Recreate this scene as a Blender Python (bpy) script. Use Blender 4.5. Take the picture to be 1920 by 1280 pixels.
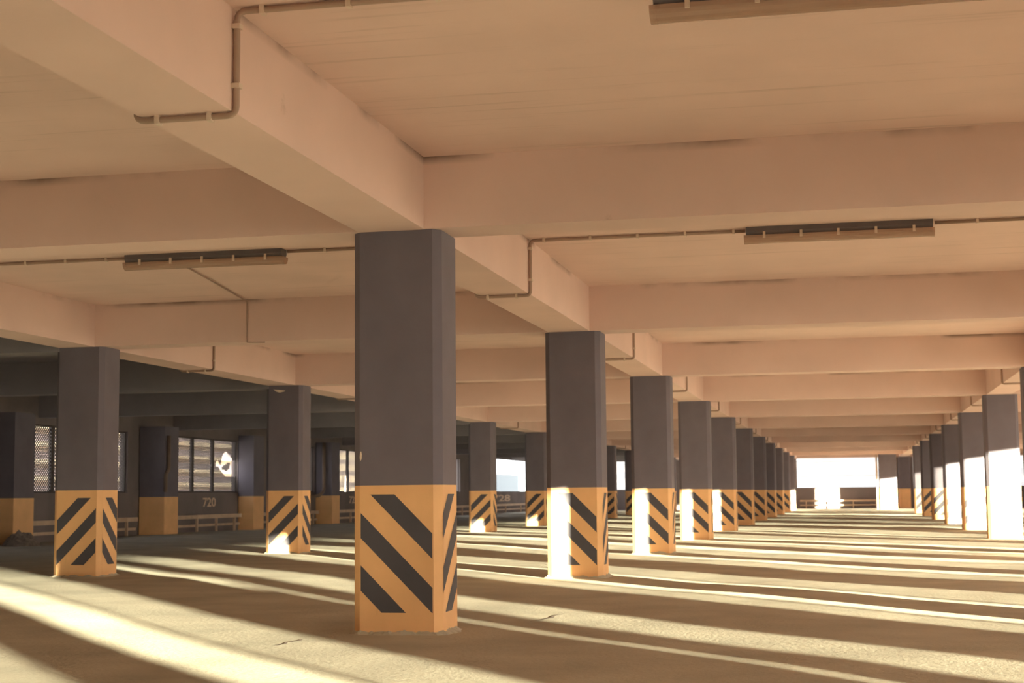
import bpy, math, random
from mathutils import Vector, Matrix, noise

# ------------------------------------------------------------------ scene, camera, sky, sun
sc = bpy.context.scene
for o in list(bpy.data.objects):
    bpy.data.objects.remove(o)
S = 0.93                      # metres per layout unit (camera height = 1 unit)

cam_d = bpy.data.cameras.new('camera')
cam = bpy.data.objects.new('camera', cam_d)
sc.collection.objects.link(cam)
sc.camera = cam
cam_d.sensor_width = 36.0
cam_d.lens = 2909.9 / 1920 * 36.0
cam_d.clip_end = 2000
right = Vector((0.97722713, 0.21198154, -0.0095374))
up = Vector((0.03004865, -0.09375009, 0.9951422))
fwd = Vector((-0.21005765, 0.97276654, 0.09798489))
m = Matrix.Identity(4)
for i in range(3):
    m[i][0], m[i][1], m[i][2] = right[i], up[i], -fwd[i]
m.translation = Vector((0, 0, 1.0)) * S
cam.matrix_world = m
cam_d.dof.use_dof = True
cam_d.dof.focus_distance = 11.6 * S
cam_d.dof.aperture_fstop = 5.0

SUN_S = 1.22                  # sun travels (-1, SUN_S, -0.12)
world = bpy.data.worlds.new('world')
sc.world = world
world.use_nodes = True
bg = world.node_tree.nodes['Background']
bg.inputs[0].default_value = (0.80, 0.88, 1.0, 1)
bg.inputs[1].default_value = 1.0
_nt = world.node_tree                                  # even sky, brighter and golden round the low sun
_tc = _nt.nodes.new('ShaderNodeTexCoord')
_dt = _nt.nodes.new('ShaderNodeVectorMath'); _dt.operation = 'DOT_PRODUCT'
_dt.inputs[1].default_value = Vector((1, -SUN_S, 0.12)).normalized()
_nt.links.new(_tc.outputs['Generated'], _dt.inputs[0])
_cl = _nt.nodes.new('ShaderNodeMath'); _cl.operation = 'MAXIMUM'; _cl.inputs[1].default_value = 0.0
_nt.links.new(_dt.outputs['Value'], _cl.inputs[0])
_pw = _nt.nodes.new('ShaderNodeMath'); _pw.operation = 'POWER'; _pw.inputs[1].default_value = 5.0
_nt.links.new(_cl.outputs[0], _pw.inputs[0])
_gl = _nt.nodes.new('ShaderNodeVectorMath'); _gl.operation = 'SCALE'
_gl.inputs[0].default_value = (31.0, 28.0, 19.5)
_nt.links.new(_pw.outputs[0], _gl.inputs['Scale'])
_ad = _nt.nodes.new('ShaderNodeVectorMath'); _ad.operation = 'ADD'
_ad.inputs[1].default_value = (2.9, 3.0, 3.15)
_nt.links.new(_gl.outputs[0], _ad.inputs[0])
_nt.links.new(_ad.outputs[0], bg.inputs[0])

sun_d = bpy.data.lights.new('sun', 'SUN')
sun_d.energy = 112.0
sun_d.color = (1.0, 0.93, 0.64)
sun_d.angle = math.radians(0.53)
sun = bpy.data.objects.new('sun', sun_d)
sc.collection.objects.link(sun)
sun.rotation_euler = Vector((-1, SUN_S, -0.12)).to_track_quat('-Z', 'Y').to_euler()
sun.location = (40, -30, 20)

sc.view_settings.view_transform = 'Standard'
sc.view_settings.look = 'None'
sc.view_settings.gamma = 1.0
sc.view_settings.use_curve_mapping = False
sc.view_settings.exposure = 0.0
sc.cycles.max_bounces = 14
sc.cycles.diffuse_bounces = 10
sc.cycles.transparent_max_bounces = 16
sc.cycles.sample_clamp_indirect = 6.0
sc.cycles.use_denoising = True

# ------------------------------------------------------------------ materials
MATS = {}


def mat(name, col, rough=0.85, var=0.12, scale=3.0, bump=0.0, bscale=60.0, stretch=(1, 1, 1), spec=0.3, metal=0.0):
    """Diffuse-like surface: the colour wanders by +-var over two noises; optional bump."""
    m = bpy.data.materials.new(name)
    m.use_nodes = True
    nt = m.node_tree
    b = nt.nodes['Principled BSDF']
    b.inputs['Roughness'].default_value = rough
    b.inputs['Metallic'].default_value = metal
    b.inputs['Specular IOR Level'].default_value = spec
    tc = nt.nodes.new('ShaderNodeTexCoord')
    mp = nt.nodes.new('ShaderNodeMapping')
    mp.inputs['Scale'].default_value = stretch
    nt.links.new(tc.outputs['Object'], mp.inputs[0])
    n1 = nt.nodes.new('ShaderNodeTexNoise')
    n1.inputs['Scale'].default_value = scale
    n1.inputs['Detail'].default_value = 6
    nt.links.new(mp.outputs[0], n1.inputs['Vector'])
    cr = nt.nodes.new('ShaderNodeValToRGB')
    cr.color_ramp.elements[0].position = 0.3
    cr.color_ramp.elements[1].position = 0.7
    cr.color_ramp.elements[0].color = tuple(max(0, c * (1 - var)) for c in col) + (1,)
    cr.color_ramp.elements[1].color = tuple(min(1, c * (1 + var)) for c in col) + (1,)
    nt.links.new(n1.outputs[0], cr.inputs[0])
    nt.links.new(cr.outputs[0], b.inputs['Base Color'])
    if bump:
        n2 = nt.nodes.new('ShaderNodeTexNoise')
        n2.inputs['Scale'].default_value = bscale
        n2.inputs['Detail'].default_value = 5
        nt.links.new(mp.outputs[0], n2.inputs['Vector'])
        bp = nt.nodes.new('ShaderNodeBump')
        bp.inputs['Strength'].default_value = bump
        bp.inputs['Distance'].default_value = 0.01
        nt.links.new(n2.outputs[0], bp.inputs['Height'])
        nt.links.new(bp.outputs[0], b.inputs['Normal'])
    MATS[name] = m
    return m


def add_streaks(m, col, scale, stretch, lo, hi, amount=0.6):
    """Overlay thin stains: a second, stretched noise picks where the dirt colour shows."""
    nt = m.node_tree
    b = nt.nodes['Principled BSDF']
    src = b.inputs['Base Color'].links[0].from_socket
    tc = nt.nodes.new('ShaderNodeTexCoord')
    mp = nt.nodes.new('ShaderNodeMapping')
    mp.inputs['Scale'].default_value = stretch
    nt.links.new(tc.outputs['Object'], mp.inputs[0])
    n = nt.nodes.new('ShaderNodeTexNoise')
    n.inputs['Scale'].default_value = scale
    n.inputs['Detail'].default_value = 8
    n.inputs['Roughness'].default_value = 0.65
    nt.links.new(mp.outputs[0], n.inputs['Vector'])
    mr = nt.nodes.new('ShaderNodeMapRange')
    mr.inputs[1].default_value = lo
    mr.inputs[2].default_value = hi
    mr.inputs[3].default_value = 0.0
    mr.inputs[4].default_value = amount
    nt.links.new(n.outputs[0], mr.inputs[0])
    mx = nt.nodes.new('ShaderNodeMixRGB')
    mx.inputs[2].default_value = tuple(col) + (1,)
    nt.links.new(mr.outputs[0], mx.inputs[0])
    nt.links.new(src, mx.inputs[1])
    nt.links.new(mx.outputs[0], b.inputs['Base Color'])


mat('white_paint_concrete', (0.675, 0.50, 0.45), 0.9, 0.05, 1.2, 0.12, 25.0)
add_streaks(MATS['white_paint_concrete'], (0.34, 0.23, 0.18), 1.3, (0.35, 8.0, 3.0), 0.58, 0.74, 0.45)
mat('beam_paint', (0.675, 0.50, 0.45), 0.9, 0.05, 1.2, 0.12, 25.0)
add_streaks(MATS['beam_paint'], (0.34, 0.23, 0.18), 3.0, (1.0, 1.0, 1.0), 0.68, 0.75, 0.3)
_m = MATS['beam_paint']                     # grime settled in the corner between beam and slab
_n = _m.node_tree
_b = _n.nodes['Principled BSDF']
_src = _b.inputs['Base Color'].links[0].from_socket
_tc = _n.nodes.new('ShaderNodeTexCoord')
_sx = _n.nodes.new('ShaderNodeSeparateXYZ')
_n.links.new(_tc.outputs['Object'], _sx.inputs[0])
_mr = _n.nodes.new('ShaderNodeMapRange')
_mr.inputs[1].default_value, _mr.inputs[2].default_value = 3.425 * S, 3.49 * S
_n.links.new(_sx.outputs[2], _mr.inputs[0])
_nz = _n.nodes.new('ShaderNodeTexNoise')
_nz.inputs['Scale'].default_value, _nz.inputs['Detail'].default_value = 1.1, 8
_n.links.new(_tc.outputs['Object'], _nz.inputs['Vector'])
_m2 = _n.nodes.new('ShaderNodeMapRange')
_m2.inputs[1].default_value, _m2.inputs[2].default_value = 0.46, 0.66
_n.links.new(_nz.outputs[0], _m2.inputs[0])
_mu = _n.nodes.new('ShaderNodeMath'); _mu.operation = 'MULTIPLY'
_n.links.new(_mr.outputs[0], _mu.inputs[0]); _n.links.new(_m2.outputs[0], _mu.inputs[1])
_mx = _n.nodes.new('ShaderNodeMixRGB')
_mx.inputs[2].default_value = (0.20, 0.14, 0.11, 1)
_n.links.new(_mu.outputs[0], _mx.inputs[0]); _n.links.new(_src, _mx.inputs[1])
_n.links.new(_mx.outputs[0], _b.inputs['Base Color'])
mat('shaded_ceiling_tone', (0.25, 0.228, 0.255), 0.9, 0.12, 1.0, 0.1, 25.0)  # left-aisle shade put into the colour of slab and beams
mat('brown_wall_paint', (0.21, 0.175, 0.18), 0.85, 0.15, 1.0, 0.1, 30.0)
mat('brown_column_paint', (0.155, 0.138, 0.172), 0.75, 0.08, 2.5, 0.12, 45.0)
mat('yellow_paint', (0.82, 0.48, 0.24), 0.7, 0.06, 3.0, 0.12, 45.0)
add_streaks(MATS['yellow_paint'], (0.42, 0.25, 0.10), 3.0, (3.0, 3.0, 0.5), 0.66, 0.78, 0.35)
mat('black_paint', (0.080, 0.075, 0.092), 0.7, 0.08, 4.0, 0.1, 45.0)
mat('chipped_plaster', (0.75, 0.62, 0.5), 0.9, 0.1, 20.0)
mat('conduit_plastic', (0.36, 0.25, 0.20), 0.6, 0.06, 5.0)
mat('conduit_clip', (0.62, 0.50, 0.42), 0.6, 0.06, 5.0)
mat('cable_black', (0.34, 0.24, 0.20), 0.8, 0.1, 9.0)
mat('lamp_housing', (0.13, 0.11, 0.12), 0.6, 0.08, 6.0)
mat('mesh_steel', (0.10, 0.085, 0.085), 0.6, 0.1, 6.0, metal=0.2)
mat('frame_steel', (0.09, 0.075, 0.075), 0.6, 0.1, 4.0)
mat('rail_steel', (0.62, 0.46, 0.34), 0.6, 0.12, 4.0)
mat('number_paint', (0.66, 0.50, 0.38), 0.8, 0.15, 12.0)
mat('pipe_plastic', (0.20, 0.14, 0.11), 0.6, 0.1, 4.0)
mat('pale_pipe', (0.60, 0.50, 0.42), 0.6, 0.1, 4.0)
mat('rubble', (0.20, 0.16, 0.14), 0.95, 0.3, 14.0, 0.4, 60.0)
mat('outside_ground', (0.60, 0.56, 0.48), 0.95, 0.1, 0.1)
mat('render_beige', (0.62, 0.52, 0.46), 0.9, 0.1, 0.2)
mat('render_white', (0.25, 0.252, 0.29), 1.0, 0.03, 0.2)
mat('render_blue', (0.12, 0.142, 0.185), 1.0, 0.03, 0.05, spec=0.0)
mat('window_glass_dark', (0.36, 0.30, 0.33), 0.3, 0.4, 0.35)
mat('window_pale', (0.19, 0.20, 0.25), 0.9, 0.1, 0.6)
mat('balcony_ochre', (0.60, 0.50, 0.39), 0.9, 0.1, 0.3)

# translucent lamp cover
m = bpy.data.materials.new('lamp_cover')
m.use_nodes = True
nt = m.node_tree
b = nt.nodes['Principled BSDF']
b.inputs['Roughness'].default_value = 0.25
n = nt.nodes.new('ShaderNodeTexNoise')
n.inputs['Scale'].default_value = 8
cr = nt.nodes.new('ShaderNodeValToRGB')
cr.color_ramp.elements[0].color = (0.42, 0.28, 0.22, 1)
cr.color_ramp.elements[1].color = (0.52, 0.36, 0.28, 1)
nt.links.new(n.outputs[0], cr.inputs[0])
nt.links.new(cr.outputs[0], b.inputs['Base Color'])
tr = nt.nodes.new('ShaderNodeBsdfTransparent')
tr.inputs[0].default_value = (0.85, 0.72, 0.62, 1)
mix = nt.nodes.new('ShaderNodeMixShader')
mix.inputs[0].default_value = 0.35
nt.links.new(b.outputs[0], mix.inputs[1])
nt.links.new(tr.outputs[0], mix.inputs[2])
nt.links.new(mix.outputs[0], nt.nodes['Material Output'].inputs[0])
MATS['lamp_cover'] = m

# floor: dusty asphalt, coarse and fine grain
m = mat('dusty_asphalt', (0.48, 0.45, 0.375), 0.95, 0.14, 1.3, 0.0)
nt = m.node_tree
b = nt.nodes['Principled BSDF']
b.inputs['Specular IOR Level'].default_value = 0.15
tc = nt.nodes.new('ShaderNodeTexCoord')
n2 = nt.nodes.new('ShaderNodeTexNoise')
n2.inputs['Scale'].default_value = 26.0
n2.inputs['Detail'].default_value = 9
n2.inputs['Roughness'].default_value = 0.62
nt.links.new(tc.outputs['Object'], n2.inputs['Vector'])
bp = nt.nodes.new('ShaderNodeBump')
bp.inputs['Strength'].default_value = 0.8
bp.inputs['Distance'].default_value = 0.010
nt.links.new(n2.outputs[0], bp.inputs['Height'])
nt.links.new(bp.outputs[0], b.inputs['Normal'])
add_streaks(m, (0.24, 0.20, 0.17), 9.0, (1, 1, 1), 0.62, 0.72, 0.5)


# ------------------------------------------------------------------ mesh helpers (layout units in, metres out)
class MB:
    def __init__(self):
        self.v, self.f, self.mi, self.mats = [], [], [], []

    def _m(self, name):
        if name not in self.mats:
            self.mats.append(name)
        return self.mats.index(name)

    def face(self, pts, mname):
        i = len(self.v)
        self.v += [tuple(p) for p in pts]
        self.f.append(tuple(range(i, i + len(pts))))
        self.mi.append(self._m(mname))

    def prism(self, poly, z0, z1, mname, caps=True):
        """poly: ccw list of (x, y)."""
        n, i, k = len(poly), len(self.v), self._m(mname)
        self.v += [(x, y, z0) for x, y in poly] + [(x, y, z1) for x, y in poly]
        for a in range(n):
            b_ = (a + 1) % n
            self.f.append((i + a, i + b_, i + n + b_, i + n + a))
            self.mi.append(k)
        if caps:
            self.f.append(tuple(i + n + a for a in range(n)))
            self.f.append(tuple(i + a for a in reversed(range(n))))
            self.mi += [k, k]

    def box(self, x0, x1, y0, y1, z0, z1, mname):
        self.prism([(x0, y0), (x1, y0), (x1, y1), (x0, y1)], z0, z1, mname)

    def bar(self, a, b_, wu, wv, mname, upv=(1, 0, 0), caps=False):
        a, b_ = Vector(a), Vector(b_)
        d = (b_ - a).normalized()
        u = Vector(upv)
        u = (u - d * u.dot(d)).normalized()
        w = d.cross(u)
        i, k = len(self.v), self._m(mname)
        for p in (a, b_):
            for su, sw in ((1, 1), (1, -1), (-1, -1), (-1, 1)):
                self.v.append(tuple(p + u * su * wu / 2 + w * sw * wv / 2))
        for j in range(4):
            j2 = (j + 1) % 4
            self.f.append((i + j, i + 4 + j, i + 4 + j2, i + j2))
            self.mi.append(k)
        if caps:
            self.f += [(i, i + 1, i + 2, i + 3), (i + 7, i + 6, i + 5, i + 4)]
            self.mi += [k, k]

    def tube(self, pts, r, mname, seg=8, bend=0.0):
        pts = [Vector(p) for p in pts]
        if bend:                                     # round the corners
            out = [pts[0]]
            for a, p, c in zip(pts, pts[1:], pts[2:]):
                d0, d1 = (a - p), (c - p)
                t = min(bend, d0.length * .45, d1.length * .45)
                s, e = p + d0.normalized() * t, p + d1.normalized() * t
                for q in range(5):
                    w = q / 4
                    out.append(s.lerp(p, w).lerp(p.lerp(e, w), w))
            out.append(pts[-1])
            pts = out
        k = self._m(mname)
        rings = []
        ref = Vector((0.13, 0.31, 0.94))
        for j, p in enumerate(pts):
            d = (pts[min(j + 1, len(pts) - 1)] - pts[max(j - 1, 0)]).normalized()
            if abs(d.dot(ref)) > .95:
                ref = Vector((0.9, 0.3, 0.1))
            u = (ref - d * ref.dot(d)).normalized()
            w = d.cross(u)
            i = len(self.v)
            for q in range(seg):
                an = 2 * math.pi * q / seg
                self.v.append(tuple(p + (u * math.cos(an) + w * math.sin(an)) * r))
            rings.append(i)
        for a, c in zip(rings, rings[1:]):
            for q in range(seg):
                q2 = (q + 1) % seg
                self.f.append((a + q, a + q2, c + q2, c + q))
                self.mi.append(k)
        self.f.append(tuple(rings[0] + q for q in reversed(range(seg))))
        self.f.append(tuple(rings[-1] + q for q in range(seg)))
        self.mi += [k, k]

    def build(self, name, parent=None, smooth=False, loc=(0, 0, 0)):
        me = bpy.data.meshes.new(name)
        me.from_pydata([(x * S, y * S, z * S) for x, y, z in self.v], [], self.f)
        for n_ in self.mats:
            me.materials.append(MATS[n_])
        me.polygons.foreach_set('material_index', self.mi)
        if smooth:
            me.polygons.foreach_set('use_smooth', [True] * len(self.f))
        me.update()
        o = bpy.data.objects.new(name, me)
        sc.collection.objects.link(o)
        o.location = Vector(loc) * S
        if parent:
            o.parent = parent
        return o


def tag(o, label=None, cat=None, group=None, kind=None):
    if label: o['label'] = label
    if cat: o['category'] = cat
    if group: o['group'] = group
    if kind: o['kind'] = kind
    return o


def empty(name, loc):
    o = bpy.data.objects.new(name, None)
    o.empty_display_size = 0.2
    sc.collection.objects.link(o)
    o.location = Vector(loc) * S
    return o


def dup(root, loc):
    r = root.copy()
    sc.collection.objects.link(r)
    r.location = Vector(loc) * S
    for ch in list(root.children):
        c = ch.copy()
        sc.collection.objects.link(c)
        c.parent = r
        for g in list(ch.children):
            d = g.copy()
            sc.collection.objects.link(d)
            d.parent = c
    return r


# ------------------------------------------------------------------ layout numbers
Y0, BAY = 10.932, 7.4657      # front of the nearest striped column, bay depth
W, WY, CH = 0.673, 0.518, 0.058
XA, XB, XC = -3.571, 2.748, -10.048
H, CZ = 2.951, 3.49           # beam soffit, slab soffit
XD = -18.6                    # inner face of the left outer wall
XE = 11.45                    # inner face of the right outer wall
YEND, YBACK = 93.3, -20.0
LB, LW = 0.053, 0.506         # long beam offset and width
TOP = 15.0  # slab mass raised as unseen upper storeys, added to shade the blocks outside

col_sites = [(X, Y0 + k * BAY) for X in (XA, XB, XC) for k in range(-2, 12)]


def floor_z(x, y):
    p = Vector((x * 0.21, y * 0.17, 0.3))
    z = 0.024 * (noise.noise(p * 1.0) * 2) + 0.009 * noise.noise(Vector((x * .8, y * .8, 5)))
    damp = 1.0
    for (X, Y) in col_sites:
        if abs(Y - y) < 2.0 and abs(X - x) < 2.5:
            d = math.hypot(max(X - x, 0, x - X - W), max(Y - y, 0, y - Y - WY))
            damp = min(damp, 0.2 + 0.8 * min(1, d / 1.3))
    return z * damp


# ------------------------------------------------------------------ floor
mb = MB()
xs = [XD + i * (XE - XD + 0.1) / 170 for i in range(171)]
ys = []
y = YBACK
while y < YEND:
    ys.append(y)
    y += 0.16 if 5 < y < 45 else 0.35
ys.append(YEND + .1)
for y in ys:
    for x in xs:
        mb.v.append((x, y, floor_z(x, y)))
nx = len(xs)
mb._m('dusty_asphalt')
for j in range(len(ys) - 1):
    for i in range(nx - 1):
        a = j * nx + i
        mb.f.append((a, a + 1, a + nx + 1, a + nx))
        mb.mi.append(0)
tag(mb.build('floor', smooth=True), 'dusty uneven asphalt floor striped with low sunlight', kind='structure')

# broken asphalt lips around the feet of the nearest columns
def crumbs(X, Y, label, seed):
    random.seed(seed)
    mbd = MB()
    mbd._m('dusty_asphalt')
    per = [(CH, 0), (W - CH, 0), (W, CH), (W, WY - CH), (W - CH, WY), (CH, WY), (0, WY - CH), (0, CH)]
    pts = []
    for (a, b_), (c, d) in zip(per, per[1:] + per[:1]):
        n_ = max(2, int(math.hypot(c - a, d - b_) / .022))
        pts += [(a + (c - a) * t / n_, b_ + (d - b_) * t / n_) for t in range(n_)]
    n_, rings = len(pts), 7
    for j in range(rings):
        for i, (x, y) in enumerate(pts):
            dx, dy = x - W / 2, y - WY / 2
            l = math.hypot(dx, dy)
            t = j / (rings - 1)
            off = -.02 + t * (.13 + .07 * noise.noise(Vector((dx * 5, dy * 5, seed))))
            hh = (.034 + .03 * noise.noise(Vector((dx * 9, dy * 9, seed + 3)))) * (1 - t) ** 1.3 + .016 * (random.random() - .3) * (1 - t)
            mbd.v.append((x + dx / l * off, y + dy / l * off, hh - .012 * t * 2))
    for j in range(rings - 1):
        for i in range(n_):
            i2 = (i + 1) % n_
            mbd.f.append((j * n_ + i, (j + 1) * n_ + i, (j + 1) * n_ + i2, j * n_ + i2)); mbd.mi.append(0)
    return tag(mbd.build('asphalt_crumbs', loc=(X, Y, floor_z(X, Y))), label, 'asphalt', kind='stuff')


crumbs(XA, Y0, 'crumbly asphalt lip round the foot of the large foreground column', 4)
crumbs(XA, Y0 + BAY, 'crumbly asphalt lip round the foot of the second central column', 5)
crumbs(XA, Y0 + 2 * BAY, 'crumbly asphalt lip round the foot of the third central column', 6)
crumbs(XC, Y0 + BAY, 'crumbly asphalt lip round the foot of the nearest left row column', 7)
crumbs(XC, Y0 + 2 * BAY, 'crumbly asphalt lip round the foot of the second left row column', 8)

def crack(pts, label):
    mbd = MB()
    for (a, b_, w0), (c, d, w1) in zip(pts, pts[1:]):
        za, zb = floor_z(a, b_) + .004, floor_z(c, d) + .004
        n_ = Vector((-(d - b_), c - a)).normalized()
        mbd.face([(a - n_.x * w0, b_ - n_.y * w0, za), (c - n_.x * w1, d - n_.y * w1, zb), (c + n_.x * w1, d + n_.y * w1, zb), (a + n_.x * w0, b_ + n_.y * w0, za)], 'rubble')
    tag(mbd.build('asphalt_crack'), label, 'crack')


crack([(-3.84, 10.02, .002), (-3.80, 10.16, .011), (-3.83, 10.29, .006), (-3.79, 10.42, .014), (-3.81, 10.56, .002)], 'short dark crack in the sunlit asphalt left of the large foreground column')
crack([(-2.50, 12.15, .002), (-2.45, 12.36, .012), (-2.40, 12.52, .018), (-2.42, 12.75, .010), (-2.37, 12.98, .003)], 'short dark crack in the asphalt between the first two central columns')
# ------------------------------------------------------------------ slab, beams
mb = MB()
mb.box(XC + LB, XE + .15, YBACK, YEND + .3, CZ, TOP, 'white_paint_concrete')
tag(mb.build('ceiling'), 'pale board-marked concrete slab over the sunlit aisles', kind='structure')
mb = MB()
mb.box(XD - .25, XC + LB, YBACK, YEND + .3, CZ, TOP, 'shaded_ceiling_tone')
tag(mb.build('ceiling'), 'slab over the unlit left aisle, coloured dark for its shade', kind='structure')

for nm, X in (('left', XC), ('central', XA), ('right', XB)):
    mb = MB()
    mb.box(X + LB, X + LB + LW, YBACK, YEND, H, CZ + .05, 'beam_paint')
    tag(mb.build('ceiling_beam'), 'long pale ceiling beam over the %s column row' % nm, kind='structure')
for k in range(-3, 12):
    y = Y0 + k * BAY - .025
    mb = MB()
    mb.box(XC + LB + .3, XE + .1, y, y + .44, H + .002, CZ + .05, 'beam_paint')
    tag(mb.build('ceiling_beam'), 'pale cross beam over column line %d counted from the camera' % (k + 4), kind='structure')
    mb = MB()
    mb.box(XD, XC + LB, y, y + .44, H - .05, CZ + .05, 'shaded_ceiling_tone')
    tag(mb.build('ceiling_beam'), 'cross beam, coloured dark for shade, in the unlit left aisle at column line %d' % (k + 4), kind='structure')

# ------------------------------------------------------------------ columns
OCT = [(CH, 0), (W - CH, 0), (W, CH), (W, WY - CH), (W - CH, WY), (CH, WY), (0, WY - CH), (0, CH)]


def clip_poly(poly, u0, u1, z0, z1):
    def cut(ps, f):
        out = []
        for i, p in enumerate(ps):
            q = ps[(i + 1) % len(ps)]
            a, c = f(p), f(q)
            if a >= 0: out.append(p)
            if (a >= 0) != (c >= 0):
                t = a / (a - c)
                out.append((p[0] + (q[0] - p[0]) * t, p[1] + (q[1] - p[1]) * t))
        return out
    for f in (lambda p: p[0] - u0, lambda p: u1 - p[0], lambda p: p[1] - z0, lambda p: z1 - p[1]):
        if poly: poly = cut(poly, f)
    return poly


def stripes(mbd, width, place, sign, u0, u1, zlo=.155, zhi=1.008):
    """place(u, z) -> point 2 mm off the face; sign -1 falls to the right, +1 rises to the right."""
    for t in (-.07, .313, .692, 1.082):
        th = .183
        if sign < 0:
            quad = [(u0, t), (u1, t - (u1 - u0)), (u1, t - (u1 - u0) + th), (u0, t + th)]
        else:
            quad = [(u1, t), (u1, t + th), (u0, t - (u1 - u0) + th), (u0, t - (u1 - u0))]
        pl = clip_poly(quad, u0, u1, zlo, zhi)
        if len(pl) > 2:
            mbd.face([place(u, z) for u, z in pl], 'black_paint')


def column_parts(root, sign, paint=1.075, striped=True, top=H, poly=OCT, w=W, wy=WY, ch=CH):
    up_ = MB()
    up_.prism(poly, paint, top, 'brown_column_paint')
    up_.build('upper_shaft', root)
    lo = MB()
    lo.prism(poly, -.12, paint, 'yellow_paint')
    if striped:
        e = .0022
        stripes(lo, w, lambda u, z: (u, -e, z), sign, ch + .008, w - ch - .008)
        stripes(lo, w, lambda u, z: (w - u, wy + e, z), sign, ch + .008, w - ch - .008)
        stripes(lo, wy, lambda u, z: (w + e, u, z), -sign, ch - .005, wy - ch - .01)
        stripes(lo, wy, lambda u, z: (-e, wy - u, z), -sign, ch - .005, wy - ch - .01)
    lo.build('striped_base' if striped else 'yellow_base', root)


ORD = ['first', 'second', 'third', 'fourth', 'fifth', 'sixth', 'seventh', 'eighth', 'ninth', 'tenth', 'eleventh', 'twelfth']
protoA = empty('concrete_column', (XA, Y0, 0))
column_parts(protoA, -1)
tag(protoA, 'large foreground column, dark brown above a yellow base with black stripes falling to the right', 'column', 'striped columns of the central row')
for k in range(1, 11):
    o = dup(protoA, (XA, Y0 + k * BAY, 0))
    o['label'] = ['', 'second column of the central row, right of the large one, left strip of its base sunlit',
                  'third column of the central row, sunlit strip down the left of its base',
                  'fourth column of the central row, half of its striped base in bright sun',
                  'fifth column of the central row, nearly all of its base washed out by sun',
                  'sixth column of the central row, first one with a fully shaded striped base',
                  'seventh column of the central row, shaded, just behind the sixth',
                  'eighth column of the central row, shaded, narrow in the distance',
                  'ninth column of the central row, last fully shaded base before two sunlit ones',
                  'tenth column of the central row, small, its base bright yellow in sun',
                  'last column of the central row, beside the bright end opening'][k]
protoB = empty('concrete_column', (XB, Y0 + 3 * BAY, 0))
column_parts(protoB, 1)
tag(protoB, 'nearest column of the right row, its lower half blazing in sunlight', 'column', 'striped columns of the right row')
for k in (-2, -1, 0, 1, 2, 4, 5, 6, 7, 8):
    o = dup(protoB, (XB, Y0 + k * BAY, 0))
    o['label'] = {-2: 'striped column of the right row out of frame behind the camera',
                  -1: 'striped column of the right row out of frame beside the camera',
                  0: 'striped column of the right row level with the large foreground column',
                  1: 'striped column of the right row level with the second central column',
                  2: 'striped column of the right row cut off by the right edge of the photo',
                  4: 'second sunlit column of the right row, lower half bright to a slanting edge',
                  5: 'third column of the right row, base half bright and half dimly sunlit',
                  6: 'fourth column of the right row, yellow striped base in mild sun',
                  7: 'fifth column of the right row, between two sunlit yellow bases',
                  8: 'smallest striped column of the right row, far down the aisle'}[k]
protoC = empty('concrete_column', (XC, Y0 + BAY, 0))
column_parts(protoC, 1, 1.105)
tag(protoC, 'nearest column of the left row, standing in shade with stripes rising to the right', 'column', 'striped columns of the left row')
for k in (0, 2, 3, 4, 5, 6, 7, 8, 9, 10):
    o = dup(protoC, (XC, Y0 + k * BAY, 0))
    if k == 2: col_c2 = o
    o['label'] = {0: 'striped column of the left row just out of frame on the left',
                  2: 'left row column with a small patch of sun on the lower left corner of its base',
                  3: 'left row column hidden behind the large foreground column',
                  4: 'left row column just right of the large foreground column, foot in sun',
                  5: 'left row column right of the bright bare opening, base in shade',
                  6: 'left row column mostly hidden behind the second central column',
                  7: 'narrow left row column seen right after the second central column',
                  8: 'left row column with sunlit foot, left of the third central column',
                  9: 'left row column hidden behind the third central column',
                  10: 'farthest left row column, seen beside the fourth central column'}[k]

# chips in the paint of two columns
def chip(root, pts):
    c = MB()
    c.face([(x, -.003, z) for x, z in pts], 'chipped_plaster')
    o_ = c.build('paint_chip', root)
    o_['label'] = 'pale chip where the paint has come off'


chip(protoA, [(.062, 1.25), (.072, 1.265), (.076, 1.30), (.070, 1.325), (.062, 1.32), (.058, 1.28)])
chip(col_c2, [(.14, 2.885), (.20, 2.84), (.26, 2.825), (.34, 2.84), (.37, 2.855), (.30, 2.87), (.22, 2.88)])

# wide plain pier near the far end and pier at the end wall
o = empty('concrete_pier', (1.53, 85.8, 0))
pl = [(.05, 0), (.88, 0), (.93, .05), (.93, .6), (0, .6), (0, .05)]
column_parts(o, 1, 1.15, False, poly=pl)
tag(o, 'wide plain pier at the far end, its lower half sunlit, right of the end opening', 'pier')
o = empty('concrete_pier', (XB, YEND - WY - .05, 0))
column_parts(o, 1, 1.12, False)
tag(o, 'dark shaded pier against the end wall behind the wide sunlit pier', 'pier')

# ------------------------------------------------------------------ left outer wall with mesh windows
F = XD / -18.2
SILL, WTOP = 1.138, 2.745


def lattice(mbd, a0, a1, z0, z1, place, px=.09, pz=.085, sw=.016, th=.012, hole=None, mname='mesh_steel', upv=(1, 0, 0)):
    na, nz = int(round((a1 - a0) / (px / 2))), int(round((z1 - z0) / (pz / 2)))
    da, dz = (a1 - a0) / na, (z1 - z0) / nz
    for j in range(nz):
        for i in range(na):
            if (i + j) % 2 == 0:
                s, e = (i, j), (i + 1, j + 1)
            else:
                s, e = (i, j + 1), (i + 1, j)
            ca, cz = a0 + (i + .5) * da, z0 + (j + .5) * dz
            if hole and hole(ca, cz):
                continue
            mbd.bar(place(a0 + s[0] * da, z0 + s[1] * dz), place(a0 + e[0] * da, z0 + e[1] * dz), th, sw, mname, upv)


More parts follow.
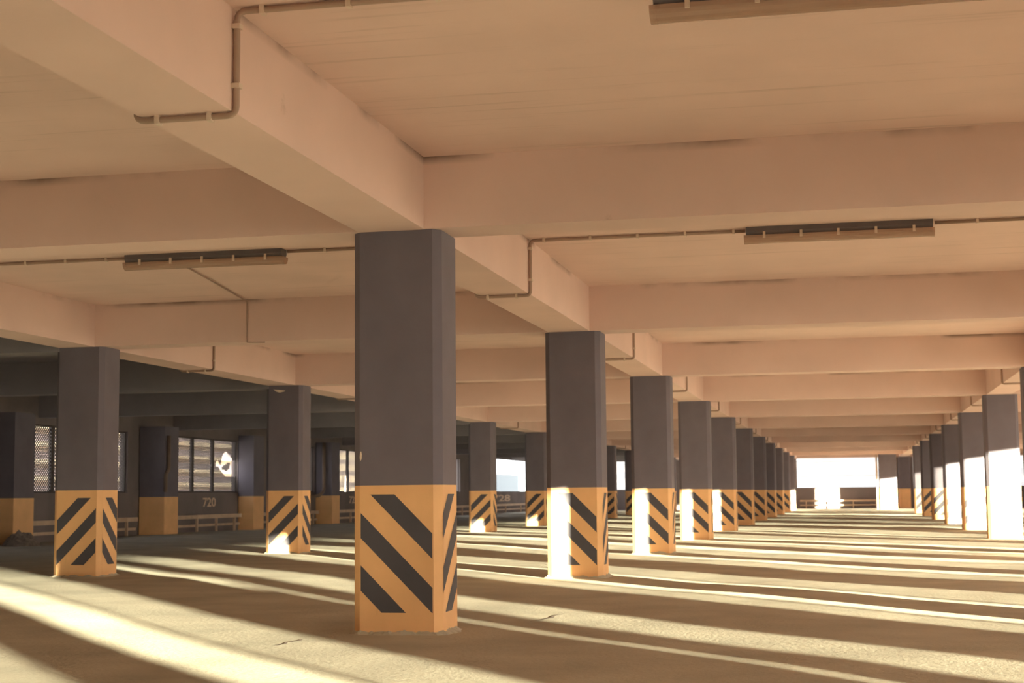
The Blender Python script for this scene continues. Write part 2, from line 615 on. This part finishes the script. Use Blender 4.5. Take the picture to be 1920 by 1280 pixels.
def inside(poly):
    def f(a, z):
        c = False
        for i in range(len(poly)):
            (x1, y1), (x2, y2) = poly[i], poly[i - 1]
            if (y1 > z) != (y2 > z) and a < (x2 - x1) * (z - y1) / (y2 - y1) + x1:
                c = not c
        return c
    return f


scale_z = lambda z: 1 + (z - 1) * F
H1 = [(43.05, 2.0), (43.24, 2.10), (43.45, 1.93), (43.5, 2.05), (43.62, 2.28), (43.84, 2.37), (44.13, 2.27), (44.43, 2.09), (44.58, 2.12),
      (44.58, 1.58), (44.3, 1.62), (43.82, 1.61), (43.53, 1.75), (43.3, 1.88), (43.1, 1.88)]
FLAP = [(43.49, 1.86), (43.75, 1.95), (44.0, 2.03), (44.17, 2.02), (44.13, 1.88), (43.95, 1.79), (43.7, 1.80)]
H2 = [(42.70, 1.98), (42.80, 1.98), (42.80, 1.88), (42.70, 1.88)]
H3 = [(55.05, 1.09), (55.42, 1.09), (55.34, 1.80), (55.28, 1.80), (55.18, 1.68)]
fix = lambda P: [(a * F, scale_z(z)) for a, z in P]
h1, fl, h2, h3 = inside(fix(H1)), inside(fix(FLAP)), inside(fix(H2)), inside(fix(H3))
torn = lambda a, z: (h1(a, z) and not fl(a, z)) or h2(a, z)
tear = lambda a, z: h3(a, z)

# (y0, y1, posts, meshed, hole) along the wall
WIN = [(24.2, 29.0, [25.7, 27.3], True, None), (31.9, 37.15, [33.4, 35.2], True, None), (40.22, 44.57, [41.37, 42.82], True, torn),
       (47.2, 51.5, [48.6, 50.0], True, None), (54.25, 58.6, [55.43, 57.0], True, tear), (61.6, 65.9, [63.0, 64.4], True, None),
       (68.6, 72.25, [], False, None), (78.4, 89.6, [], False, None)]
T = .22
edges = [YBACK] + [v * F for w_ in WIN for v in w_[:2]] + [YEND]
mb = MB()
mb.box(XD - T, XD, YBACK, YEND + .2, -8, SILL, 'brown_wall_paint')
for i in range(0, len(edges), 2):
    mb.box(XD - T, XD, edges[i], edges[i + 1], SILL, CZ + .1, 'brown_wall_paint')
for i, w_ in enumerate(WIN):
    mb.box(XD - T, XD, w_[0] * F, w_[1] * F, WTOP if i < 7 else 2.95, CZ + .1, 'brown_wall_paint')
tag(mb.build('wall_left'), 'dark brown outer wall with a parapet under mesh-screened openings', kind='structure')

WL = ['far left opening with steel mesh, out of frame', 'mesh-screened opening seen at the far left of the photo',
      'mesh-screened opening with a torn hole above the number 720', 'mesh-screened opening behind the second left row column',
      'mesh-screened opening with a wedge-shaped tear left of the large column', 'mesh-screened opening hidden behind the large column',
      'bare opening right beside the large column', 'bright bare opening above the number 728']
nwin = 0
for w_, lb in zip(WIN, WL):
    nwin += 1
    a0, a1 = w_[0] * F, w_[1] * F
    o = empty('window_%d' % nwin, (XD, (a0 + a1) / 2, SILL))
    tag(o, lb, kind='structure')
    off = Vector((XD, (a0 + a1) / 2, SILL))
    pl_ = lambda a, z, off=off: tuple(Vector((XD - .10, a, z)) - off)
    zt = WTOP if nwin < 8 else 2.95
    fr = MB()
    for (p, q) in (((a0, SILL), (a1, SILL)), ((a0, zt), (a1, zt)), ((a0, SILL), (a0, zt)), ((a1, SILL), (a1, zt))):
        fr.bar(pl_(*p), pl_(*q), .07, .06, 'frame_steel', caps=True)
    fr.build('window_frame', o)
    for pz_ in w_[2]:
        pm = MB()
        pm.bar(pl_(pz_ * F, SILL), pl_(pz_ * F, zt), .08, .13, 'frame_steel', caps=True)
        pm.build('mullion', o)
    if w_[3]:
        st = [a0] + [p * F for p in w_[2]] + [a1]
        for s0, s1 in zip(st, st[1:]):
            pm = MB()
            lattice(pm, s0 + .04, s1 - .04, SILL + .02, zt - .02, pl_, hole=w_[4], sw=.019, th=.014)
            pm.build('mesh_panel', o)

# piers against the left wall
PL = ['yellow-based pier against the left wall at the left edge of the photo', 'yellow-based pier with a downpipe, left of the number 720',
      'yellow-based pier partly behind the second left row column', 'yellow-based pier left of the large column, at the torn wedge of mesh']
ppl = []
for (y_, wd), lb in zip(((30.3, .72), (37.79, .72), (44.55, .5), (51.57, .60)), PL):
    y_ *= F
    o = empty('concrete_pier', (XD + .03, y_, 0))
    poly = [(.0, 0), (wd, 0), (wd, .85 * F), (0, .85 * F)]
    column_parts(o, 1, 1.02, False, poly=poly, top=H - .05)
    tag(o, lb, 'pier', 'plain piers along the left wall')
    ppl.append((y_, wd))
for y_ in (59.5, 66.8, 74.4):
    o = empty('concrete_pier', (XD + .03, y_ * F, 0))
    column_parts(o, 1, 1.02, False, poly=[(.0, 0), (.7, 0), (.7, .85), (0, .85)], top=H - .05)
    tag(o, 'plain yellow-based pier on the left wall %.0f paces off, behind striped columns' % (y_), 'pier', 'plain piers along the left wall')

# downpipes on two piers
y_, wd = ppl[1]
mb = MB()
mb.tube([(XD + wd + .09, y_ + .12, H - .3), (XD + wd + .09, y_ + .12, 1.75), (XD + wd + .09, y_ - .06, 1.62), (XD + wd + .09, y_ - .06, 1.15)], .05, 'pipe_plastic', 10, .08)
tag(mb.build('downpipe', smooth=True), 'dark downpipe with a kink on the pier left of number 720', 'pipe')
y_, wd = ppl[3]
mb = MB()
mb.tube([(XD + .35, y_ - .06, H - .06), (XD + .35, y_ - .06, 1.18), (XD + .30, y_ - .4, 1.02), (XD + .055, y_ - 2.4, .93)], .06, 'pipe_plastic', 10, .15)
tag(mb.build('downpipe', smooth=True), 'brown pipe bending left at the pier beside the large column', 'pipe')
mb = MB()
mb.tube([(1.42, 85.9, H), (1.42, 85.9, .0)], .05, 'pale_pipe', 10)
tag(mb.build('downpipe', smooth=True), 'pale vertical pipe on the left of the wide far pier', 'pipe')

# guard rails
RL = ['guard rail on the left wall behind the nearest left row column', 'guard rail below the number 720',
      'guard rail on the left wall behind the second left row column', 'guard rail seen left of the large column',
      'guard rail hidden behind the large column', 'guard rail below the bare opening beside the large column', 'guard rail below the number 728']
for (a, b_), lb in zip(((31.3, 37.3), (39.2, 44.3), (46.0, 51.3), (52.6, 58.8), (60.8, 66.2), (68.2, 73.8), (76.0, 90.5)), RL):
    a, b_ = a * F, b_ * F
    o = empty('guard_rail', (XD + .22, (a + b_) / 2, 0))
    hl = (b_ - a) / 2
    for z, r in ((.44, .055), (.19, .035)):
        mb = MB()
        mb.bar((0, -hl, z), (0, hl, z), .05, r * 2, 'rail_steel', caps=True)
        mb.build('rail', o)
    for t in (-.8, -.27, .27, .8):
        mb = MB()
        mb.box(-.03, .03, hl * t - .03, hl * t + .03, -.05, .5, 'rail_steel')
        mb.build('post', o)
        o.children[-1].location.x = -.06 * S
    tag(o, lb, 'guard rail', 'guard rails along the left wall')


def number(txt, y0_, width, z0, h, label):
    c = bpy.data.curves.new('painted_number', 'FONT')
    c.body = txt
    c.extrude = .002
    c.offset = .025
    c.size = 1.0
    c.materials.append(MATS['number_paint'])
    o = bpy.data.objects.new('painted_number', c)
    sc.collection.objects.link(o)
    bpy.context.view_layer.update()
    bx = [Vector(v) for v in o.bound_box]
    x0, x1 = min(v.x for v in bx), max(v.x for v in bx)
    b0, b1 = min(v.y for v in bx), max(v.y for v in bx)
    sx, sy = width * S / (x1 - x0), h * S / (b1 - b0)
    me = bpy.data.meshes.new_from_object(o)
    me.name = 'painted_number'
    bpy.data.objects.remove(o)
    o = bpy.data.objects.new('painted_number', me)
    sc.collection.objects.link(o)
    o.rotation_euler = (math.pi / 2, 0, math.pi / 2)
    o.scale = (sx, sy, 1)
    o.location = Vector(((XD + .003) * S, y0_ * S - x0 * sx, z0 * S - b0 * sy))
    tag(o, label, 'number')


number('720', 41.95 * F, .93 * F, .715, .275, 'pale painted number 720 on the dark wall below the torn mesh')
number('722', 55.35 * F, 1.0, .715, .275, 'pale painted number 722 mostly hidden behind the large column')
number('728', 79.1 * F, 4.4, .62, .36, 'pale painted number 728 below the bright bare opening')

# heap of rubble at the first wall pier
random.seed(7)
mb = MB()
N = 18
for j in range(N):
    for i in range(N):
        u, v = i / (N - 1) * 2 - 1, j / (N - 1) * 2 - 1
        h = max(0, 1 - (u * u + v * v)) ** 1.2 * .30 * (1 + .5 * noise.noise(Vector((u * 4, v * 4, 2)))) + (.03 * random.random() if u * u + v * v < .8 else 0)
        mb.v.append((u * .42, v * .5, h - .03))
mb._m('rubble')
for j in range(N - 1):
    for i in range(N - 1):
        a = j * N + i
        mb.f.append((a, a + 1, a + N + 1, a + N)); mb.mi.append(0)
o = mb.build('rubble_heap', loc=(-17.35, 30.45, 0))
tag(o, 'small dark heap of rubble at the foot of the leftmost pier', 'rubble', kind='stuff')

# ------------------------------------------------------------------ right outer wall: openings that let the low sun in
ET = .15
# (Q from, Q to, meshed) measured along the sun's track
OPEN = [(-9.0, -6.0, True), (-5.0, -2.6, True), (-1.8, 2.75, True), (3.95, 4.9, False), (4.9, 6.05, True), (8.05, 8.38, False, 2.2), (8.43, 8.53, False), (9.36, 10.52, True),
        (12.97, 13.85, True), (13.85, 15.95, False), (15.95, 17.48, True), (19.82, 21.05, True), (21.05, 22.3, False), (22.3, 24.9, True),
        (24.9, 26.15, False), (27.65, 28.6, True), (28.6, 31.4, False), (31.4, 33.8, True), (35.7, 36.4, True), (36.4, 38.6, False),
        (38.6, 41.4, True), (44.3, 46.1, False), (46.1, 48.9, True), (51.75, 52.3, False), (52.3, 56.2, 'dense'), (59.25, 63.5, 'dense'),
        (67.6, 70.8, False), (73.4, 78.5, 'dense'), (80.9, 82.7, False), (82.7, 86.5, True), (86.5, 89.0, False), (90.9, 92.5, False),
        ]
ESILL, ETOP = .30, 2.80
mb = MB()
mb.box(XE, XE + ET, YBACK, YEND + .2, -8, ESILL, 'brown_wall_paint')
mb.box(XE, XE + ET, YBACK, YEND + .2, ETOP, CZ + .1, 'brown_wall_paint')
spans = []
for qa, qb, ms, *sl in OPEN:
    ya, yb = qa - SUN_S * (XE + ET), qb - SUN_S * XE
    spans.append([ya, yb, ms, sl[0] if sl else ESILL])
for a, b_ in zip(spans, spans[1:]):             # neighbours share a thin post instead of overlapping
    if b_[0] < a[1] + .05:
        md = (a[1] + b_[0]) / 2
        a[1], b_[0] = md - .025, md + .025
cur = YBACK
for ya, yb, ms, sl in spans:
    if ya < YBACK: continue
    if sl > ESILL:
        mb.box(XE, XE + ET, ya, yb, ESILL, sl, 'brown_wall_paint')
    if ya - cur > .06:
        mb.box(XE, XE + ET, cur, ya, ESILL, ETOP, 'brown_wall_paint')
    cur = yb
mb.box(XE, XE + ET, cur, YEND + .2, ESILL, ETOP, 'brown_wall_paint')
tag(mb.build('wall_right'), 'outer wall on the sunny side with mesh-screened openings', kind='structure')
for ya, yb, ms, sl in spans:
    if ya < YBACK: continue
    nwin += 1
    off = Vector((XE + .06, (ya + yb) / 2, sl))
    o = empty('window_%d' % nwin, off)
    tag(o, 'opening in the sunny right wall %s, out of frame' % ('with steel mesh' if ms else 'without mesh'), kind='structure')
    pl_ = lambda a, z, off=off: tuple(Vector((XE + .06, a, z)) - off)
    fr = MB()
    for (p, q) in (((ya, sl), (yb, sl)), ((ya, ETOP), (yb, ETOP)), ((ya, sl), (ya, ETOP)), ((yb, sl), (yb, ETOP))):
        fr.bar(pl_(*p), pl_(*q), .04, .03, 'frame_steel', caps=True)
    fr.build('window_frame', o)
    if ms:
        pm = MB()
        lattice(pm, ya + .02, yb - .02, sl + .02, ETOP - .02, pl_, px=.13, pz=.12, sw=.036 if ms == 'dense' else .021, th=.012)
        pm.build('mesh_panel', o)

# ------------------------------------------------------------------ end wall and back wall
mb = MB()
mb.box(XD, XE, YEND, YEND + .22, -8, 1.22, 'brown_wall_paint')
mb.box(XD, XE, YEND, YEND + .22, H, CZ + .1, 'white_paint_concrete')
for a, b_ in ((XD, XD + 1.2), (-10.2, -9.2), (-3.7, -3.05), (1.85, 3.6), (10.6, XE)):
    mb.box(a, b_, YEND, YEND + .22, 1.22, H, 'brown_wall_paint')
tag(mb.build('wall_end'), 'far end wall, dark parapet under a wide white opening', kind='structure')
for (x0, x1), lb in zip(((-9.3, -3.6), (-2.9, 1.8)), ('guard rail on the end wall between the left and central rows', 'guard rail on the end wall below the wide white opening')):
    o = empty('guard_rail', ((x0 + x1) / 2, YEND - .2, 0))
    hl = (x1 - x0) / 2
    for z, r in ((.46, .05), (.20, .035)):
        mb = MB()
        mb.bar((-hl, 0, z), (hl, 0, z), r * 2, .05, 'rail_steel', upv=(0, 0, 1), caps=True)
        mb.build('rail', o)
    for t in (-.85, -.3, .3, .85):
        mb = MB()
        mb.box(hl * t - .03, hl * t + .03, .03, .09, -.05, .5, 'rail_steel')
        mb.build('post', o)
    tag(o, lb, 'guard rail', 'guard rails along the end wall')
mb = MB()
mb.box(XD, XE, YBACK - .2, YBACK, -8, CZ + .1, 'white_paint_concrete')
tag(mb.build('wall_back'), 'pale wall behind the camera', kind='structure')

# ------------------------------------------------------------------ lamps, conduits
def lamp(x, y, label):
    o = empty('fluorescent_lamp', (x, y, CZ))
    L = .855
    hs = MB()
    prof = [(-.075, 0), (.075, 0), (.075, -.045), (.055, -.075), (-.055, -.075), (-.075, -.045)]
    def ext(mbd, prof, x0, x1, mname):
        n = len(prof)
        i = len(mbd.v)
        k = mbd._m(mname)
        mbd.v += [(x0, p, q) for p, q in prof] + [(x1, p, q) for p, q in prof]
        for a in range(n):
            b2 = (a + 1) % n
            mbd.f.append((i + a, i + b2, i + n + b2, i + n + a)); mbd.mi.append(k)
        mbd.f += [tuple(i + a for a in range(n)), tuple(i + n + a for a in reversed(range(n)))]
        mbd.mi += [k, k]
    ext(hs, prof, -L, L, 'lamp_housing')
    hs.build('housing', o)
    cv = MB()
    arc = [(.072 * math.cos(t), -.078 - .075 * math.sin(t)) for t in [math.pi * j / 10 for j in range(11)]]
    ext(cv, arc, -L * .985, L * .985, 'lamp_cover')
    cv.build('cover', o, smooth=False)
    for sx in (-1, 1):
        ec = MB()
        arc2 = [(p * 1.06, q * 1.0 - .002) for p, q in arc]
        ext(ec, arc2, sx * L - .02, sx * L + .015, 'lamp_cover')
        ec.build('end_cap', o)
    for t in (-.8, -.4, 0, .4, .8):
        cl = MB()
        cl.box(t * L - .012, t * L + .012, -.088, -.076, -.11, -.05, 'conduit_clip')
        cl.build('clip', o)
    tag(o, label, 'lamp', 'fluorescent battens on the slab')
    return o


lamp(-.035, 14.70, 'long fluorescent batten lamp on the slab at right, beyond the nearest cross beam')
lamp(-6.38, 14.70, 'long fluorescent batten lamp on the slab left of the large column')
lamp(-.03, 7.56, 'fluorescent batten lamp cut off by the top edge of the photo')

R = .017
XAR, XAL = XA + LB + LW, XA + LB


def conduit(k, X, x_right, x_left, label, full):
    """runs on the slab, wraps down and under the long beam whose left edge is at X."""
    y = Y0 + k * BAY + 3.80
    xr, xl = X + LB + LW, X + LB
    e = R + .004
    pts = [(x_right, y, CZ - e), (xr + e, y, CZ - e), (xr + e, y, H - e), (xl - e, y, H - e), (xl - e, y, CZ - e), (x_left, y, CZ - e)]
    org = Vector((xr, y, CZ))
    o = empty('conduit', org)
    mb = MB()
    mb.tube([tuple(Vector(p) - org) for p in pts], R, 'conduit_plastic', 8, .05)
    mb.build('pipe', o, smooth=True)
    cp = []
    if full:
        x = xr + .16
        while x < x_right - .1:
            cp.append(((x, y, CZ - e), 0)); x += .46
        cp += [((xr + e, y, CZ - .10), 2), ((xr + e, y, H + .13), 2), ((xl + .10, y, H - e), 0), ((xr - .12, y, H - e), 0)]
        x = xl - .2
        while x > x_left + .1:
            cp.append(((x, y, CZ - e), 0)); x -= .46
    for p, ax in cp:
        p = Vector(p) - org
        c = MB()
        s = [.024, .024, .024]
        s[ax] = .012
        c.box(p.x - s[0], p.x + s[0], p.y - s[1], p.y + s[1], p.z - s[2], p.z + s[2], 'conduit_clip')
        c.build('clip', o)
    tag(o, label, 'conduit', 'conduits wrapped round the long beams')


nb = {-1: 'nearest', 0: 'second', 1: 'third', 2: 'fourth', 3: 'fifth', 4: 'sixth', 5: 'seventh', 6: 'eighth', 7: 'ninth', 8: 'tenth'}
for k in range(-1, 9):
    conduit(k, XA, -.90 if k < 1 else 2.5, -5.5 if k < 1 else -9.2, 'thin conduit wrapping the central long beam in the %s bay%s' % (nb[k], ' at upper left' if k == -1 else ''), k < 2)
    conduit(k, XC, -7.26 if k == 0 else -8.6, -10.6, 'thin conduit wrapping the left long beam in the %s bay' % nb[k], k < 2)
    conduit(k, XB, 4.2, .84 if k < 1 else 2.55, 'thin conduit wrapping the right long beam in the %s bay' % nb[k], k < 2)

# stray cable from the left lamp across slab and beam
mb = MB()
yb = Y0 + BAY - .04
mb.tube([(-6.9, 14.85, 3.47), (-6.95, 15.6, 3.475), (-7.1, 16.6, 3.47), (-7.3, 17.7, 3.475), (-7.39, yb, 3.46), (-7.39, yb, 3.2), (-7.385, yb, H - .01), (-7.16, yb + .03, H - .012)], .009, 'cable_black', 6)
tag(mb.build('cable', smooth=True), 'thin dark cable running from the left lamp down the cross beam', 'cable')

# ------------------------------------------------------------------ outside
mb = MB()
mb.box(-500, 400, -300, 900, -8.6, -8, 'outside_ground')
tag(mb.build('ground'), 'open ground outside', kind='structure')


def building(name, label, x0, x1, y0, y1, z1, wall, floors, face, nwin_, glass, bal=None):
    o = empty(name, ((x0 + x1) / 2, (y0 + y1) / 2, -8))
    off = Vector(((x0 + x1) / 2, (y0 + y1) / 2, -8))
    mb = MB()
    mb.box(x0 - off.x, x1 - off.x, y0 - off.y, y1 - off.y, 0, z1 + 8, wall)
    mb.build('wall', o)
    fh = (z1 + 8) / floors
    for f_ in range(floors):
        zc = f_ * fh
        if face == 'x':
            a0, a1, pos = y0 - off.y, y1 - off.y, x1 - off.x
        else:
            a0, a1, pos = x0 - off.x, x1 - off.x, y0 - off.y
        st = (a1 - a0) / nwin_
        w_ = MB()
        b0, b1 = a0 + st * .12, a1 - st * .12
        if face == 'x':
            w_.box(pos - .1, pos + .06, b0, b1, zc + fh * .36, zc + fh * .8, glass)
        else:
            w_.box(b0, b1, pos - .06, pos + .1, zc + fh * .36, zc + fh * .8, glass)
        w_.build('ribbon_window', o)
        if bal:
            w_ = MB()
            if face == 'x':
                w_.box(pos, pos + 1.2, a0 + st * .1, a1 - st * .1, zc + fh * .05, zc + fh * .32, bal)
            else:
                w_.box(a0 + st * .1, a1 - st * .1, pos - 1.2, pos, zc + fh * .05, zc + fh * .32, bal)
            w_.build('balcony', o)
    tag(o, label, 'building')
    return o


building('apartment_block', 'beige apartment block seen through the mesh at left', -84, -70, 104, 150, 16, 'render_beige', 16, 'x', 5, 'window_glass_dark', 'balcony_ochre')
building('apartment_block', 'beige apartment block with balconies seen through the torn mesh', -86, -70, 153, 196, 18, 'render_beige', 18, 'x', 5, 'window_glass_dark', 'balcony_ochre')
building('apartment_block', 'apartment block seen through the mesh beside the large column', -88, -72, 199, 262, 18, 'render_beige', 16, 'x', 5, 'window_glass_dark')
building('warehouse', 'long pale blue building beyond the bare opening above number 728', -110, -72, 290, 420, 5.2, 'render_blue', 1, 'x', 2, 'render_blue')
building('outside_block', 'white office block filling the far end opening', -34, 34, 190, 210, 26, 'render_white', 20, 'y', 12, 'window_pale')
building('outside_block', 'unseen block added beyond the right wall to shade the white office block', 45, 60, 95, 165, 18, 'render_beige', 7, 'x', 8, 'window_glass_dark')  # unseen box added only to keep sun off the white end block
